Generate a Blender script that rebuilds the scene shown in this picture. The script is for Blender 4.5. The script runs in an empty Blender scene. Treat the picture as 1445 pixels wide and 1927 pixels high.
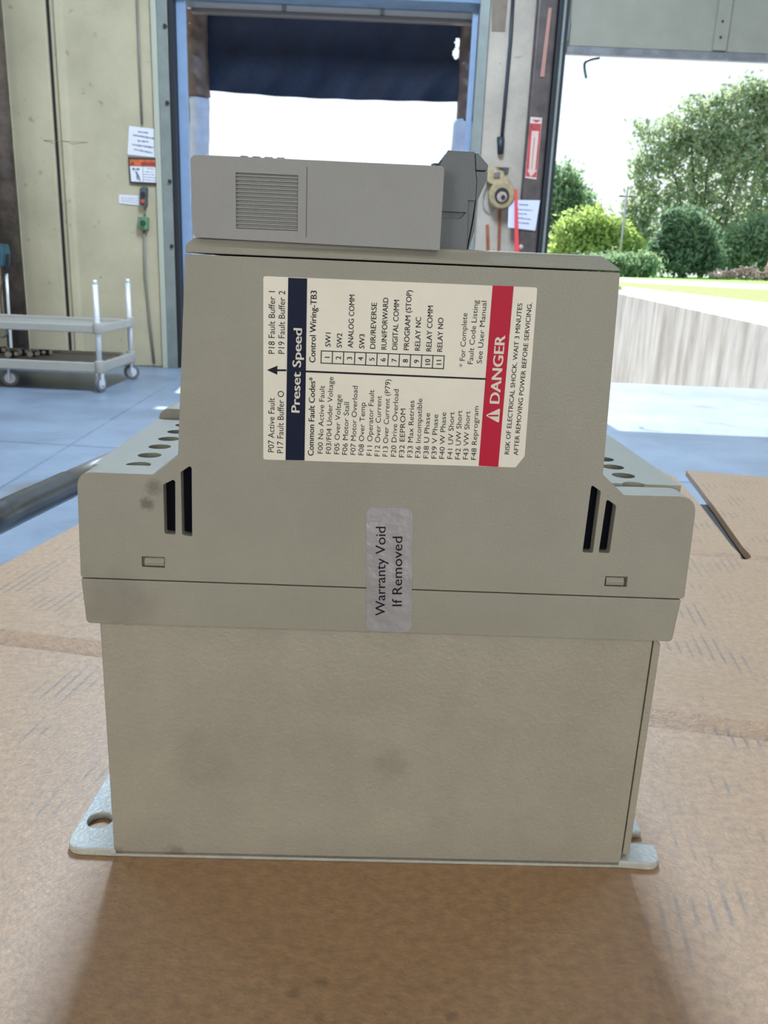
import bpy, bmesh, math, random
from mathutils import Vector, Matrix
import numpy as np
random.seed(7); RNG = np.random.default_rng(7)
S = bpy.context.scene; C = S.collection

# ------------------------------------------------------------------ camera
CAMZ = 1.15
FPX = 1540.0; TH = math.atan(455/FPX); RO = math.radians(2.45)
vF = np.array([0, math.cos(TH), -math.sin(TH)]); r0 = np.array([1., 0, 0]); u0 = np.array([0, math.sin(TH), math.cos(TH)])
vR = math.cos(RO)*r0 + math.sin(RO)*u0; vU = -math.sin(RO)*r0 + math.cos(RO)*u0
CAM = np.array([0, 0, CAMZ])
cd = bpy.data.cameras.new('camera'); cam = bpy.data.objects.new('camera', cd); C.objects.link(cam)
cd.sensor_fit = 'VERTICAL'; cd.sensor_height = 36; cd.lens = FPX/1927*36; cd.clip_start = .01; cd.clip_end = 1000
cam.matrix_world = Matrix(((vR[0], vU[0], -vF[0], 0), (vR[1], vU[1], -vF[1], 0), (vR[2], vU[2], -vF[2], CAMZ), (0, 0, 0, 1)))
S.camera = cam
cd.dof.use_dof = True; cd.dof.focus_distance = .21; cd.dof.aperture_fstop = 60

# ------------------------------------------------------------------ world, sun, lamps, exposure
S.view_settings.view_transform = 'Standard'; S.view_settings.look = 'None'
S.view_settings.exposure = 0.0; S.view_settings.gamma = 1.0; S.view_settings.use_curve_mapping = False
w = bpy.data.worlds.new('sky'); S.world = w; w.use_nodes = True
nt = w.node_tree; nt.nodes.clear()
tc = nt.nodes.new('ShaderNodeTexCoord'); sp = nt.nodes.new('ShaderNodeSeparateXYZ'); cr = nt.nodes.new('ShaderNodeValToRGB')
bg = nt.nodes.new('ShaderNodeBackground'); wo = nt.nodes.new('ShaderNodeOutputWorld')
nt.links.new(tc.outputs['Generated'], sp.inputs[0]); nt.links.new(sp.outputs['Z'], cr.inputs[0]); nt.links.new(cr.outputs[0], bg.inputs[0]); nt.links.new(bg.outputs[0], wo.inputs[0])
cr.color_ramp.elements[0].position = 0.0; cr.color_ramp.elements[0].color = (.93, .985, 1, 1)
cr.color_ramp.elements[1].position = 0.6; cr.color_ramp.elements[1].color = (.55, .75, 1, 1)
bg.inputs[1].default_value = 1.25
sd = bpy.data.lights.new('sun', 'SUN'); so = bpy.data.objects.new('sun', sd); C.objects.link(so)
sd.energy = 11.0; sd.angle = math.radians(.6); sd.color = (1, .98, .94)
_el, _az = math.radians(49), math.radians(-4)
_to = Vector((math.sin(_az)*math.cos(_el), math.cos(_az)*math.cos(_el), math.sin(_el)))
so.rotation_euler = _to.to_track_quat('Z', 'Y').to_euler()
def area(x, y, z, sx, sy, e, col, name='ceiling_fill', tgt=None):
    d = bpy.data.lights.new(name, 'AREA'); d.shape = 'RECTANGLE'; d.size = sx; d.size_y = sy; d.energy = e; d.color = col
    o = bpy.data.objects.new(name, d); C.objects.link(o); o.location = (x, y, z)
    return o
COOL, WARM = (.62, .80, 1.0), (1.0, .93, .80)
area(-.25, 4.8, 6.35, 1.2, 2.2, 760, COOL, 'front_fill')      # added overhead fill ahead of the table, throws the drive's shadow toward the camera
for x in (-6, 5.5): area(x, 5.2, 6.35, 1.2, 2.2, 130, COOL, 'front_fill')  # weaker added fills to either side
for x in (-4, 4):                         # added warm fill above and behind the camera
    area(x, -4.0, 6.3, 1.4, 1.4, 60, WARM)
for x in (-4.5, 3.0):                     # added low fill at the closed back wall, brightens the drive's face
    o = area(x, -7.9, 2.0, 2.8, 3.0, 205, (1.0, .95, .86), 'back_fill'); o.rotation_euler = (math.radians(90), 0, 0)

# ------------------------------------------------------------------ pixel -> plane helpers
def ray(px, py): return vF + (px-722.5)/FPX*vR - (py-963.5)/FPX*vU
def G(px, py, z):                          # point on the horizontal plane at height z
    d = ray(px, py); return CAM + d*((z-CAMZ)/d[2])
def Wl(px, py, Y):                         # point on the plane y = Y
    d = ray(px, py); return CAM + d*(Y/d[1])

# ------------------------------------------------------------------ materials
def M(name, col, rough=.6, metal=0., var=.0, vscale=4., bump=0., bscale=60., col2=None, spec=.5, trans=0., dirt=None, stretch=None, detail=6.):
    m = bpy.data.materials.new(name); m.use_nodes = True; n = m.node_tree; b = n.nodes['Principled BSDF']
    b.inputs['Base Color'].default_value = (*col, 1); b.inputs['Roughness'].default_value = rough; b.inputs['Metallic'].default_value = metal
    b.inputs['Specular IOR Level'].default_value = spec
    t = n.nodes.new('ShaderNodeTexCoord'); src = t.outputs['Object']
    if stretch:
        mp = n.nodes.new('ShaderNodeMapping'); mp.inputs['Scale'].default_value = stretch; n.links.new(src, mp.inputs[0]); src = mp.outputs[0]
    out = None
    if var or col2:
        no = n.nodes.new('ShaderNodeTexNoise'); no.inputs['Scale'].default_value = vscale; no.inputs['Detail'].default_value = detail; no.inputs['Roughness'].default_value = .65
        n.links.new(src, no.inputs['Vector'])
        r = n.nodes.new('ShaderNodeValToRGB'); r.color_ramp.elements[0].position = .36; r.color_ramp.elements[1].position = .66
        c2 = col2 if col2 else tuple(max(0, c*(1-var)) for c in col); c1 = col if col2 else tuple(min(1, c*(1+var*.6)) for c in col)
        r.color_ramp.elements[0].color = (*c2, 1); r.color_ramp.elements[1].color = (*c1, 1)
        n.links.new(no.outputs[0], r.inputs[0]); n.links.new(r.outputs[0], b.inputs['Base Color']); out = r.outputs[0]
    if dirt:                               # (scale, threshold, colour): small marks with a shape of their own
        no = n.nodes.new('ShaderNodeTexNoise'); no.inputs['Scale'].default_value = dirt[0]; no.inputs['Detail'].default_value = 4
        n.links.new(t.outputs['Object'], no.inputs['Vector'])
        r = n.nodes.new('ShaderNodeValToRGB'); r.color_ramp.elements[0].position = dirt[1]; r.color_ramp.elements[1].position = dirt[1]+.08
        r.color_ramp.elements[0].color = (0, 0, 0, 1); r.color_ramp.elements[1].color = (dirt[3] if len(dirt) > 3 else .8,)*3+(1,)
        n.links.new(no.outputs[0], r.inputs[0])
        mx = n.nodes.new('ShaderNodeMix'); mx.data_type = 'RGBA'
        n.links.new(r.outputs[0], mx.inputs[0])
        if out: n.links.new(out, mx.inputs[6])
        else: mx.inputs[6].default_value = (*col, 1)
        mx.inputs[7].default_value = (*dirt[2], 1); n.links.new(mx.outputs[2], b.inputs['Base Color']); out = mx.outputs[2]
    if bump:
        no = n.nodes.new('ShaderNodeTexNoise'); no.inputs['Scale'].default_value = bscale; no.inputs['Detail'].default_value = 5
        n.links.new(src, no.inputs['Vector'])
        bp = n.nodes.new('ShaderNodeBump'); bp.inputs['Strength'].default_value = bump; bp.inputs['Distance'].default_value = .3/bscale
        n.links.new(no.outputs[0], bp.inputs['Height']); n.links.new(bp.outputs[0], b.inputs['Normal'])
    if trans:
        tr = n.nodes.new('ShaderNodeBsdfTranslucent'); ms = n.nodes.new('ShaderNodeMixShader'); ms.inputs[0].default_value = trans
        tr.inputs[0].default_value = (*[min(1, c*1.6) for c in col], 1)
        if out:
            n.links.new(out, tr.inputs[0])
        n.links.new(b.outputs[0], ms.inputs[1]); n.links.new(tr.outputs[0], ms.inputs[2]); n.links.new(ms.outputs[0], n.nodes['Material Output'].inputs[0])
    return m

def mask_spots(m, spots, col, strength=.8):
    """stains with a shape of their own: (x, y, z, radius, amount) in object space, broken up by noise"""
    n = m.node_tree; b = n.nodes['Principled BSDF']; l = b.inputs['Base Color'].links
    prev = l[0].from_socket if l else None
    t = n.nodes.new('ShaderNodeTexCoord')
    for (x, y, z, r, a) in spots:
        vm = n.nodes.new('ShaderNodeVectorMath'); vm.operation = 'DISTANCE'; n.links.new(t.outputs['Object'], vm.inputs[0]); vm.inputs[1].default_value = (x, y, z)
        no = n.nodes.new('ShaderNodeTexNoise'); no.inputs['Scale'].default_value = 1.6/r; n.links.new(t.outputs['Object'], no.inputs['Vector'])
        ad = n.nodes.new('ShaderNodeMath'); ad.operation = 'MULTIPLY_ADD'; n.links.new(no.outputs[0], ad.inputs[0]); ad.inputs[1].default_value = r*1.1; n.links.new(vm.outputs['Value'], ad.inputs[2])
        mr = n.nodes.new('ShaderNodeMapRange'); n.links.new(ad.outputs[0], mr.inputs[0]); mr.inputs[1].default_value = r*1.6; mr.inputs[2].default_value = r*.9; mr.inputs[3].default_value = 0; mr.inputs[4].default_value = a
        mx = n.nodes.new('ShaderNodeMix'); mx.data_type = 'RGBA'; n.links.new(mr.outputs[0], mx.inputs[0])
        if prev: n.links.new(prev, mx.inputs[6])
        else: mx.inputs[6].default_value = b.inputs['Base Color'].default_value
        mx.inputs[7].default_value = (*col, 1); prev = mx.outputs[2]
    n.links.new(prev, b.inputs['Base Color'])

paint = M('drive_paint', (.318, .311, .266), .42, var=.07, vscale=28, bump=.55, bscale=1500, spec=.45)
metal_paint = M('cast_paint', (.358, .340, .288), .40, var=.08, vscale=40, bump=.9, bscale=900, spec=.5)
keypad_paint = M('keypad_plastic', (.305, .31, .315), .5, var=.05, vscale=30, bump=.5, bscale=1600)
plate_paint = M('plate_paint', (.50, .52, .50), .36, var=.1, vscale=300, bump=1.0, bscale=700)
grey_plastic = M('grey_plastic', (.14, .16, .18), .5, var=.08, vscale=60, bump=.4, bscale=1500)
shade_black = M('shade_black', (.004, .005, .012), .7, spec=.1)  # near-black standing for shade in slots, gap and seam
label_white = M('label_paper', (.82, .79, .70), .45, var=.05, vscale=35, bump=.1, bscale=300)
navy_ink = M('navy_ink', (.005, .009, .035), .5, spec=.2)
red_ink = M('red_ink', (.50, .012, .045), .45, spec=.2)
black_ink = M('black_ink', (.008, .008, .016), .5, spec=.2)
white_ink = M('white_ink', (.72, .70, .62), .5)
silver_sticker = M('silver_sticker', (.40, .39, .41), .33, .25, var=.10, vscale=50, bump=.3, bscale=120)

# ------------------------------------------------------------------ mesh helpers
def link(name, me, mat=None, parent=None):
    o = bpy.data.objects.new(name, me); C.objects.link(o)
    if mat: me.materials.append(mat)
    if parent: o.parent = parent
    return o
def done(name, bm, mat=None, parent=None, smooth=False, bevel=0, seg=2):
    bmesh.ops.recalc_face_normals(bm, faces=bm.faces)
    me = bpy.data.meshes.new(name); bm.to_mesh(me); bm.free()
    if smooth:
        for p in me.polygons: p.use_smooth = True
    o = link(name, me, mat, parent)
    if bevel:
        b = o.modifiers.new('bevel', 'BEVEL'); b.width = bevel; b.segments = seg; b.limit_method = 'ANGLE'; b.angle_limit = math.radians(35); b.harden_normals = False
    return o
def tag(o, label=None, cat=None, group=None, kind=None):
    if label: o['label'] = label
    if cat: o['category'] = cat
    if group: o['group'] = group
    if kind: o['kind'] = kind
    return o
def empty(name, loc, label, cat, group=None, rz=0):
    o = bpy.data.objects.new(name, None); C.objects.link(o); o.location = loc; o.rotation_euler = (0, 0, rz); o.empty_display_size = .05
    return tag(o, label, cat, group)
def bx(bm, x0, x1, y0, y1, z0, z1):
    vs = [bm.verts.new(p) for p in ((x0, y0, z0), (x1, y0, z0), (x1, y1, z0), (x0, y1, z0), (x0, y0, z1), (x1, y0, z1), (x1, y1, z1), (x0, y1, z1))]
    for f in ((0, 3, 2, 1), (4, 5, 6, 7), (0, 1, 5, 4), (1, 2, 6, 5), (2, 3, 7, 6), (3, 0, 4, 7)): bm.faces.new([vs[i] for i in f])
def box(name, a, mat, parent=None, bevel=0, seg=2):
    bm = bmesh.new(); bx(bm, *a); return done(name, bm, mat, parent, bevel=bevel, seg=seg)
def prism(bm, pts, ax, a, b):
    """polygon pts extruded along axis ax (0 x, 1 y, 2 z) from a to b"""
    def P(p, t):
        return (t, p[0], p[1]) if ax == 0 else (p[0], t, p[1]) if ax == 1 else (p[0], p[1], t)
    v0 = [bm.verts.new(P(p, a)) for p in pts]; v1 = [bm.verts.new(P(p, b)) for p in pts]
    bm.faces.new(v0); bm.faces.new(v1[::-1]); n = len(pts)
    for i in range(n): bm.faces.new((v0[i], v1[i], v1[(i+1) % n], v0[(i+1) % n]))
def pobj(name, pts, ax, a, b, mat, parent=None, bevel=0, seg=2):
    bm = bmesh.new(); prism(bm, pts, ax, a, b); return done(name, bm, mat, parent, bevel=bevel, seg=seg)
def rnd(pts, radii, n=6):
    """polygon with rounded corners"""
    out = []; N = len(pts)
    for i, p in enumerate(pts):
        r = radii[i] if hasattr(radii, '__len__') else radii
        if r <= 0: out.append(tuple(p)); continue
        p = Vector(p); a = (Vector(pts[i-1])-p); c = (Vector(pts[(i+1) % N])-p)
        la, lc = a.length, c.length; a.normalize(); c.normalize(); ang = a.angle(c)
        d = min(r/math.tan(ang/2), la*.49, lc*.49)
        s, e = p+a*d, p+c*d
        for k in range(n+1):
            t = k/n; q = s*(1-t)**2 + p*2*t*(1-t) + e*t*t
            out.append(tuple(q))
    return out
def cyl(bm, p0, p1, r0_, r1_=None, n=16, cap=True):
    p0, p1 = Vector(p0), Vector(p1); r1_ = r0_ if r1_ is None else r1_
    d = (p1-p0).normalized(); a = d.orthogonal().normalized(); b = d.cross(a)
    A_ = [bm.verts.new(p0+(a*math.cos(2*math.pi*i/n)+b*math.sin(2*math.pi*i/n))*r0_) for i in range(n)]
    B_ = [bm.verts.new(p1+(a*math.cos(2*math.pi*i/n)+b*math.sin(2*math.pi*i/n))*r1_) for i in range(n)]
    for i in range(n): bm.faces.new((A_[i], A_[(i+1) % n], B_[(i+1) % n], B_[i]))
    if cap: bm.faces.new(A_[::-1]); bm.faces.new(B_)
def cobj(name, p0, p1, r, mat, parent=None, r1=None, n=20, bevel=0):
    bm = bmesh.new(); cyl(bm, p0, p1, r, r1, n); o = done(name, bm, mat, parent, bevel=bevel)
    for p in o.data.polygons: p.use_smooth = len(p.vertices) == 4
    return o
def tube(bm, pts, r, n=8):
    pts = [Vector(p) for p in pts]; rings = []
    prev = None
    for i, p in enumerate(pts):
        d = (pts[min(i+1, len(pts)-1)]-pts[max(i-1, 0)]).normalized()
        a = d.orthogonal().normalized() if prev is None else (prev-d*prev.dot(d)).normalized()
        prev = a; b = d.cross(a)
        rings.append([bm.verts.new(p+(a*math.cos(2*math.pi*k/n)+b*math.sin(2*math.pi*k/n))*r) for k in range(n)])
    for A_, B_ in zip(rings, rings[1:]):
        for k in range(n): bm.faces.new((A_[k], A_[(k+1) % n], B_[(k+1) % n], B_[k]))
    bm.faces.new(rings[0][::-1]); bm.faces.new(rings[-1])
def tobj(name, pts, r, mat, parent=None, n=8):
    bm = bmesh.new(); tube(bm, pts, r, n); return done(name, bm, mat, parent, smooth=True)
def bezier(p, n=12):
    """smooth path through points (catmull-rom)"""
    p = [Vector(q) for q in p]; out = []
    for i in range(len(p)-1):
        a, b, c, d = p[max(i-1, 0)], p[i], p[i+1], p[min(i+2, len(p)-1)]
        for k in range(n):
            t = k/n; out.append(.5*((2*b)+(c-a)*t+(2*a-5*b+4*c-d)*t*t+(3*b-a-3*c+d)*t**3))
    out.append(p[-1]); return out
def cut(o, cutters, bevel=0):
    """apply boolean differences (and a final bevel) to o, drop the cutters"""
    for c in cutters:
        c.parent = o.parent; m = o.modifiers.new('b', 'BOOLEAN'); m.object = c; m.operation = 'DIFFERENCE'; m.solver = 'EXACT'
    bpy.context.view_layer.update()
    dg = bpy.context.evaluated_depsgraph_get(); me = bpy.data.meshes.new_from_object(o.evaluated_get(dg))
    o.modifiers.clear(); o.data = me
    for c in cutters: bpy.data.objects.remove(c)
    if bevel:
        b = o.modifiers.new('bevel', 'BEVEL'); b.width = bevel; b.segments = 2; b.limit_method = 'ANGLE'; b.angle_limit = math.radians(40)
    return o

# ================================================================== SETTING (large structure)
WY = 9.3; FLOOR_X0, FLOOR_X1, FLOOR_Y0 = -11, 9, -8
concrete = M('floor_concrete', (.215, .265, .34), .36, var=.22, vscale=1.3, bump=.25, bscale=14, spec=.5, dirt=(.9, .60, (.16, .145, .13), .7))
wall_paint = M('wall_paint', (.48, .41, .27), .7, var=.12, vscale=1.8, bump=.2, bscale=30, dirt=(11, .655, (.25, .21, .13), .7))
grey_wall = M('pier_paint', (.44, .37, .30), .75, var=.16, vscale=2.5, bump=.3, bscale=25, dirt=(12, .68, (.25, .17, .1), .7))
far_wall = M('far_wall', (.60, .57, .50), .8)
ceil_m = M('ceiling_deck', (.70, .69, .66), .8)

def creased(name, poly, z0, z1, lines, mat, extra=None):
    """flat sheet (xy polygon, z0..z1) cut along lines; each line = (point, direction, [(offset, dz)...])"""
    bm = bmesh.new(); prism(bm, poly, 2, z0, z1)
    for (p, d, prof) in lines:
        nrm = Vector((-d[1], d[0], 0)).normalized()
        for off, _ in prof:
            bmesh.ops.bisect_plane(bm, geom=bm.verts[:]+bm.edges[:]+bm.faces[:], plane_co=Vector((p[0], p[1], 0))+nrm*off, plane_no=nrm, dist=1e-6)
    if extra: extra(bm)
    for v in bm.verts:
        dz = 0
        for (p, d, prof) in lines:
            nrm = Vector((-d[1], d[0], 0)).normalized(); s = (v.co-Vector((p[0], p[1], v.co.z))).dot(nrm)
            if prof[0][0] <= s <= prof[-1][0]:
                for (a, za), (b, zb) in zip(prof, prof[1:]):
                    if a-1e-7 <= s <= b+1e-7: dz += za+(zb-za)*(s-a)/(b-a) if b > a else za; break
        if v.co.z > z0+1e-6 or z1-z0 > .05: 
            if v.co.z > (z0+z1)/2: v.co.z += dz
        else: v.co.z += dz
    return bm

j1a, j1b = G(225, 780, 0), G(335, 712, 0); j2a, j2b = G(0, 830, 0), G(250, 845, 0)
gr = [(-.012, 0), (-.006, -.012), (.006, -.012), (.012, 0)]
bm = creased('floor', [(FLOOR_X0, FLOOR_Y0), (FLOOR_X1, FLOOR_Y0), (FLOOR_X1, WY+.32), (FLOOR_X0, WY+.32)], -.4, 0,
             [(j1a, (j1b-j1a), gr), (j2a, (j2b-j2a), gr)], concrete)
tag(done('floor', bm, concrete), kind='structure')
HC = 6.8
tag(box('ceiling', (FLOOR_X0, FLOOR_X1, FLOOR_Y0, WY+.3, HC, HC+.2), ceil_m), kind='structure')
tag(box('wall_back', (FLOOR_X0, FLOOR_X1, FLOOR_Y0-.2, FLOOR_Y0, 0, HC), far_wall), kind='structure')
tag(box('wall_left', (FLOOR_X0-.2, FLOOR_X0, FLOOR_Y0-.2, WY+.3, 0, HC), far_wall), kind='structure')
tag(box('wall_right', (FLOOR_X1, FLOOR_X1+.2, FLOOR_Y0-.2, WY+.3, 0, HC), far_wall), kind='structure')

def wx(px, py, Y=WY): return Wl(px, py, Y)[0]
def wz(px, py, Y=WY): return Wl(px, py, Y)[2]
XL = wx(326, 300); XP0 = wx(897, 300); XP1 = wx(1042, 300); XR1 = XP1+3.0
ZT1 = wz(630, -30); ZT2 = wz(1250, -60)
tag(box('wall_front', (FLOOR_X0, XL, WY, WY+.3, 0, HC), wall_paint), kind='structure')
tag(box('wall_front_pier', (XP0, XP1, WY, WY+.3, 0, HC), grey_wall), kind='structure')
tag(box('wall_front_header', (XL, XP0, WY, WY+.3, ZT1, HC), grey_wall), kind='structure')
tag(box('wall_front_lintel', (XP1, XR1, WY, WY+.3, 4.1, HC), grey_wall), kind='structure')
tag(box('wall_front_corner', (XR1, FLOOR_X1, WY, WY+.3, 0, HC), grey_wall), kind='structure')

# ================================================================== DEVICE
Au = G(212, 1615, CAMZ-1); Bu = G(1170, 1637, CAMZ-1)
HH = .15/np.linalg.norm(Au-Bu); TZ = CAMZ-HH
A = G(212, 1615, TZ); B = G(1170, 1637, TZ)
YAW = math.atan2(B[1]-A[1], B[0]-A[0]); eX = np.array([math.cos(YAW), math.sin(YAW), 0]); eN = np.array([-math.sin(YAW), math.cos(YAW), 0])
def D(px, py, dep=0.):                     # local (x, z) on the plane at depth dep behind the drive's side face
    d = ray(px, py); o = A+eN*dep-CAM; t = (o@eN)/(d@eN); p = CAM+d*t-A
    return (float(p@eX), float(p[2]))
drive = empty('motor_drive', tuple(A), 'beige-grey industrial motor drive standing on the cardboard sheet, seen from its labelled side', 'motor drive', rz=YAW)
mm = .001
DEP = .092
# mounting plate with ears
pl = rnd([(-.0143, .001), (.0, .0006), (.150, .0006), (.1615, -.0004), (.1623, .0085), (.1545, .0092), (.1545, .0138), (.1605, .0145), (.1600, .036), (.151, .060), (.151, DEP), (0, DEP), (-.001, .075), (-.0125, .040)],
         [.005, 0, 0, .0045, .001, .0018, .0018, .0015, .004, .002, 0, 0, .002, .006])
plate = pobj('mounting_plate', pl, 2, 0, .0026, plate_paint, drive)
hc = bmesh.new(); cyl(hc, (-.0079, .0138, -.01), (-.0079, .0138, .01), .0037, n=32); c1 = done('c', hc)
cut(plate, [c1], bevel=.0005)
# lower body
box('lower_body', (.0002, .1496, .0006, DEP, .0006, .0745), metal_paint, drive, bevel=.0006)
pobj('side_cover', rnd([(.15015, .0045), (.1522, .0035), (.1522, .0732), (.15015, .0739)], [.0003, .0009, .0018, .0003]), 1, .0016, DEP-.004, metal_paint, drive, bevel=.0002)
box('gap_backing', (.1494, .1503, .004, DEP-.006, .004, .073), shade_black, drive)  # black filler, paints the shade in the gap
# base frame (band)
bl0, bl1 = D(157, 1087), D(163, 1168); br0, br1 = D(1281, 1131), D(1266, 1207)
pobj('base_frame', rnd([(-.0037, .0872), (-.0030, .0745), (.1545, .0743), (.1553, .0866)], [.0004, .0013, .0013, .0004]), 1, 0, DEP+.003, paint, drive, bevel=.0003)
box('seam_backing', (-.002, .154, .0008, DEP, .0855, .0895), shade_black, drive)  # black core added so the seam reads as a shaded line
# housing
P = lambda px, py: D(px, py)
hp = [(-.0037, .08755), (-.0029, .1160), (.0163, .1160), (.0226, .1212), (.0257, .1695), (.1285, .1695), (.1302, .1202), (.1362, .1150), (.1553, .1152), (.1560, .08695)]
hpr = rnd(hp, [.0008, .0042, .0010, .0006, 0, 0, .0006, .0010, .0048, .0010])
bm = bmesh.new(); prism(bm, hpr, 1, 0, .009); housing = done('housing', bm, paint, drive)
back = rnd([(-.0030, .088), (-.0026, .106), (.0190, .106), (.0226, .1212), (.0257, .1695), (.1285, .1695), (.1302, .1202), (.1340, .106), (.1553, .106), (.1555, .0875)], 0)
pobj('rear_housing', back, 1, .00895, DEP, paint, drive, bevel=.0003)
sl = [
 [(307, 912), (326, 902.5), (329.5, 906), (330, 1006), (309.5, 1004.5)],
 [(340, 888.5), (357, 877), (360.5, 881), (361.5, 1010), (342.5, 1006.5)],
 [(1113, 912), (1130.5, 925), (1115.5, 1040.5), (1096, 1039.5)],
 [(1141.5, 939), (1159.5, 952), (1147, 1041), (1126.5, 1040)]]
cutters = []
for q in sl:
    pts = rnd([P(*a) for a in q], .0005, 3)
    bmc = bmesh.new(); prism(bmc, pts, 1, -.002, .0062); cutters.append(done('c', bmc))
lat = [[(266.5, 1047), (310, 1049), (310, 1068.5), (267, 1066.5)], [(1139.5, 1084.3), (1181, 1085.5), (1179, 1104.5), (1137, 1103)]]
for q in lat:
    bmc = bmesh.new(); prism(bmc, [P(*a) for a in q], 1, -.002, .0015); cutters.append(done('c', bmc))
cut(housing, cutters, bevel=.00035)
for q in sl:
    pts = [P(*a) for a in q]; cx = sum(p[0] for p in pts)/len(pts); cz = sum(p[1] for p in pts)/len(pts)
    v = pobj('vent_shade', [(cx+(p[0]-cx)*.98, cz+(p[1]-cz)*.99) for p in pts], 1, .0030, .0060, shade_black, drive)  # black insert paints the dark of the hollow slot
    v['label'] = 'black insert standing for the shade inside a ventilation slot'
for k, (q, (x0, x1)) in enumerate(zip(lat, ((272, 309), (1140.5, 1174)))):
    zb = P(q[3][0], q[3][1])[1]+.0002; zt = P(q[0][0], q[0][1])[1]-.0002; xa = P(x0, q[0][1]+10)[0]; xb = P(x1, q[0][1]+10)[0]
    pobj('latch_tab', [(.0016, zb), (.0001, zb+.0001), (-.0003, zb+.0012), (.0005, zt-.0002), (.0016, zt)], 0, xa, xb, paint, drive, bevel=.00012)
# terminal covers along both shoulders, with round screw holes
for (xa, xb, hx, ys) in ((-.0019, .0200, .0095, [.0112+.0115*i for i in range(6)]), (.1330, .1545, .1416, [.0085+.0103*i for i in range(7)])):
    bmc = bmesh.new(); bx(bmc, xa, xb, .0095, .079, .1055, .1157); t = done('terminal_cover', bmc, paint, drive)
    cs = []
    for y in ys:
        bmc = bmesh.new(); cyl(bmc, (hx, y, .1075), (hx, y, .12), .0032, n=28); cs.append(done('c', bmc))
    cut(t, cs, bevel=.0002)
pobj('end_cap', rnd([(-.0020, .106), (-.0020, .1192), (.0245, .1192), (.0245, .106)], [0, .0045, 0, 0]), 1, .0795, DEP+.002, paint, drive, bevel=.0004)
pobj('end_cap', rnd([(.1310, .106), (.1310, .1158), (.1545, .1158), (.1545, .106)], [0, 0, .0045, 0]), 1, .0795, DEP+.002, paint, drive, bevel=.0004)
# top cover with chamfered near edge
bm = bmesh.new()
tc_ = [(.0257, .16985), (.0259, .1718), (.0277, .1733), (.1243, .1733), (.1283, .1705), (.1285, .16985)]
prism(bm, tc_, 1, 0, DEP)
for v in bm.verts:
    if v.co.y < 1e-6 and v.co.z > .1725: v.co.y += .0032 if v.co.x > .1 else .0012
    if v.co.y < 1e-6 and .1700 < v.co.z < .1725: v.co.y += .0003
for v in bm.verts:
    if v.co.y < .004 and v.co.x > .12 and v.co.z > .17: pass
done('top_cover', bm, paint, drive, bevel=.0006, seg=3)
# keypad module on top
km = rnd([(.0277, .1733), (.0275, .1911), (.0853, .1911), (.0853, .17275)], [.0014, .0016, .0011, .0003])
bm = bmesh.new(); prism(bm, km, 1, -.0004, .052); keypad = done('keypad_module', bm, keypad_paint, drive)
g0, g1 = D(444, 325), D(561, 333); g2 = D(560, 434)
gx0, gx1, gz1, gz0 = g0[0], g1[0], g0[1], D(444, 430)[1]
c1 = box('c', (gx0, gx1, -.003, .0004, gz0, gz1), None)
sx_ = D(577, 390)[0]
c2 = box('c', (sx_-.00008, sx_+.00008, -.003, -.0001, .1745, .1895), None)
cut(keypad, [c1, c2], bevel=.00045)
NL = 14; pit = (gz1-gz0)/NL
lv = None
for i in range(NL):
    z = gz0+pit*(i+.12)
    bm = bmesh.new(); prism(bm, [(.0005, 0), (-.00035, pit*.10), (-.00035, pit*.42), (.0005, pit*.66)], 0, gx0+.00005, gx1-.00005)
    if lv is None: o = done('louver', bm, keypad_paint, keypad); lv = o; o.location = (0, 0, z)
    else:
        bm.free(); o = lv.copy(); C.objects.link(o); o.location = (0, 0, z)
for (a, b) in ((454, 469), (476, 492), (499, 515), (522, 537)):
    p, q = D(a, 300, .012), D(b, 300, .012)
    pobj('key', [(.0095, .1905), (.0100, .1926), (.0155, .1926), (.0160, .1905)], 0, p[0], q[0], grey_plastic, keypad, bevel=.0003)
p, q = D(370, 300, .012), D(397, 300, .012); cx = (p[0]+q[0])/2
cobj('round_button', (cx, .014, .1905), (cx, .014, .1928), .0017, keypad_paint, keypad, r1=.0010, n=24)
# hinged connector block at the right of the keypad
yc = .006
def Q(*pts): return [D(x, y, yc) for x, y in pts]
cl = Q((843, 282.6), (893, 285.4), (894.5, 320), (897, 340), (895, 375), (890, 410), (881, 458), (879, 474), (822, 474), (829, 310))
blk = pobj('connector_block', cl, 1, yc, .045, grey_plastic, drive)
rc = Q((828, 397), (838, 400), (842, 359.5), (880, 361), (880, 377), (893, 378), (891, 396), (876, 401), (864, 414), (850, 428), (828, 430))
c1 = pobj('c', Q((820, 397), (877, 400), (866, 412), (820, 411)), 1, yc-.003, yc+.0010, None)
c3 = pobj('c', Q((881, 377), (900, 378), (900, 470), (878, 470), (880, 420)), 1, yc-.003, yc+.0006, None)
cut(blk, [c1, c3], bevel=.0004)
pobj('hinge_cap', Q((894.2, 285.8), (899, 287), (919, 310), (917.5, 321.5), (895.6, 320.5)), 1, yc+.0002, .042, grey_plastic, drive, bevel=.0003)
pobj('hinge_arm', Q((895.9, 322.5), (917, 323.5), (915.5, 340), (898.5, 377), (895, 400), (893, 434), (880.5, 474), (879.8, 474), (892, 410), (896, 375), (898, 340)), 1, yc+.0002, .042, grey_plastic, drive, bevel=.00015)
tobj('wire_clip', [(p[0], .012, p[1]) for p in (D(812, 312, .012), D(817, 309.5, .012), D(826, 309.5, .012), D(839, 292, .012))], .00035, grey_plastic, drive)
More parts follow.
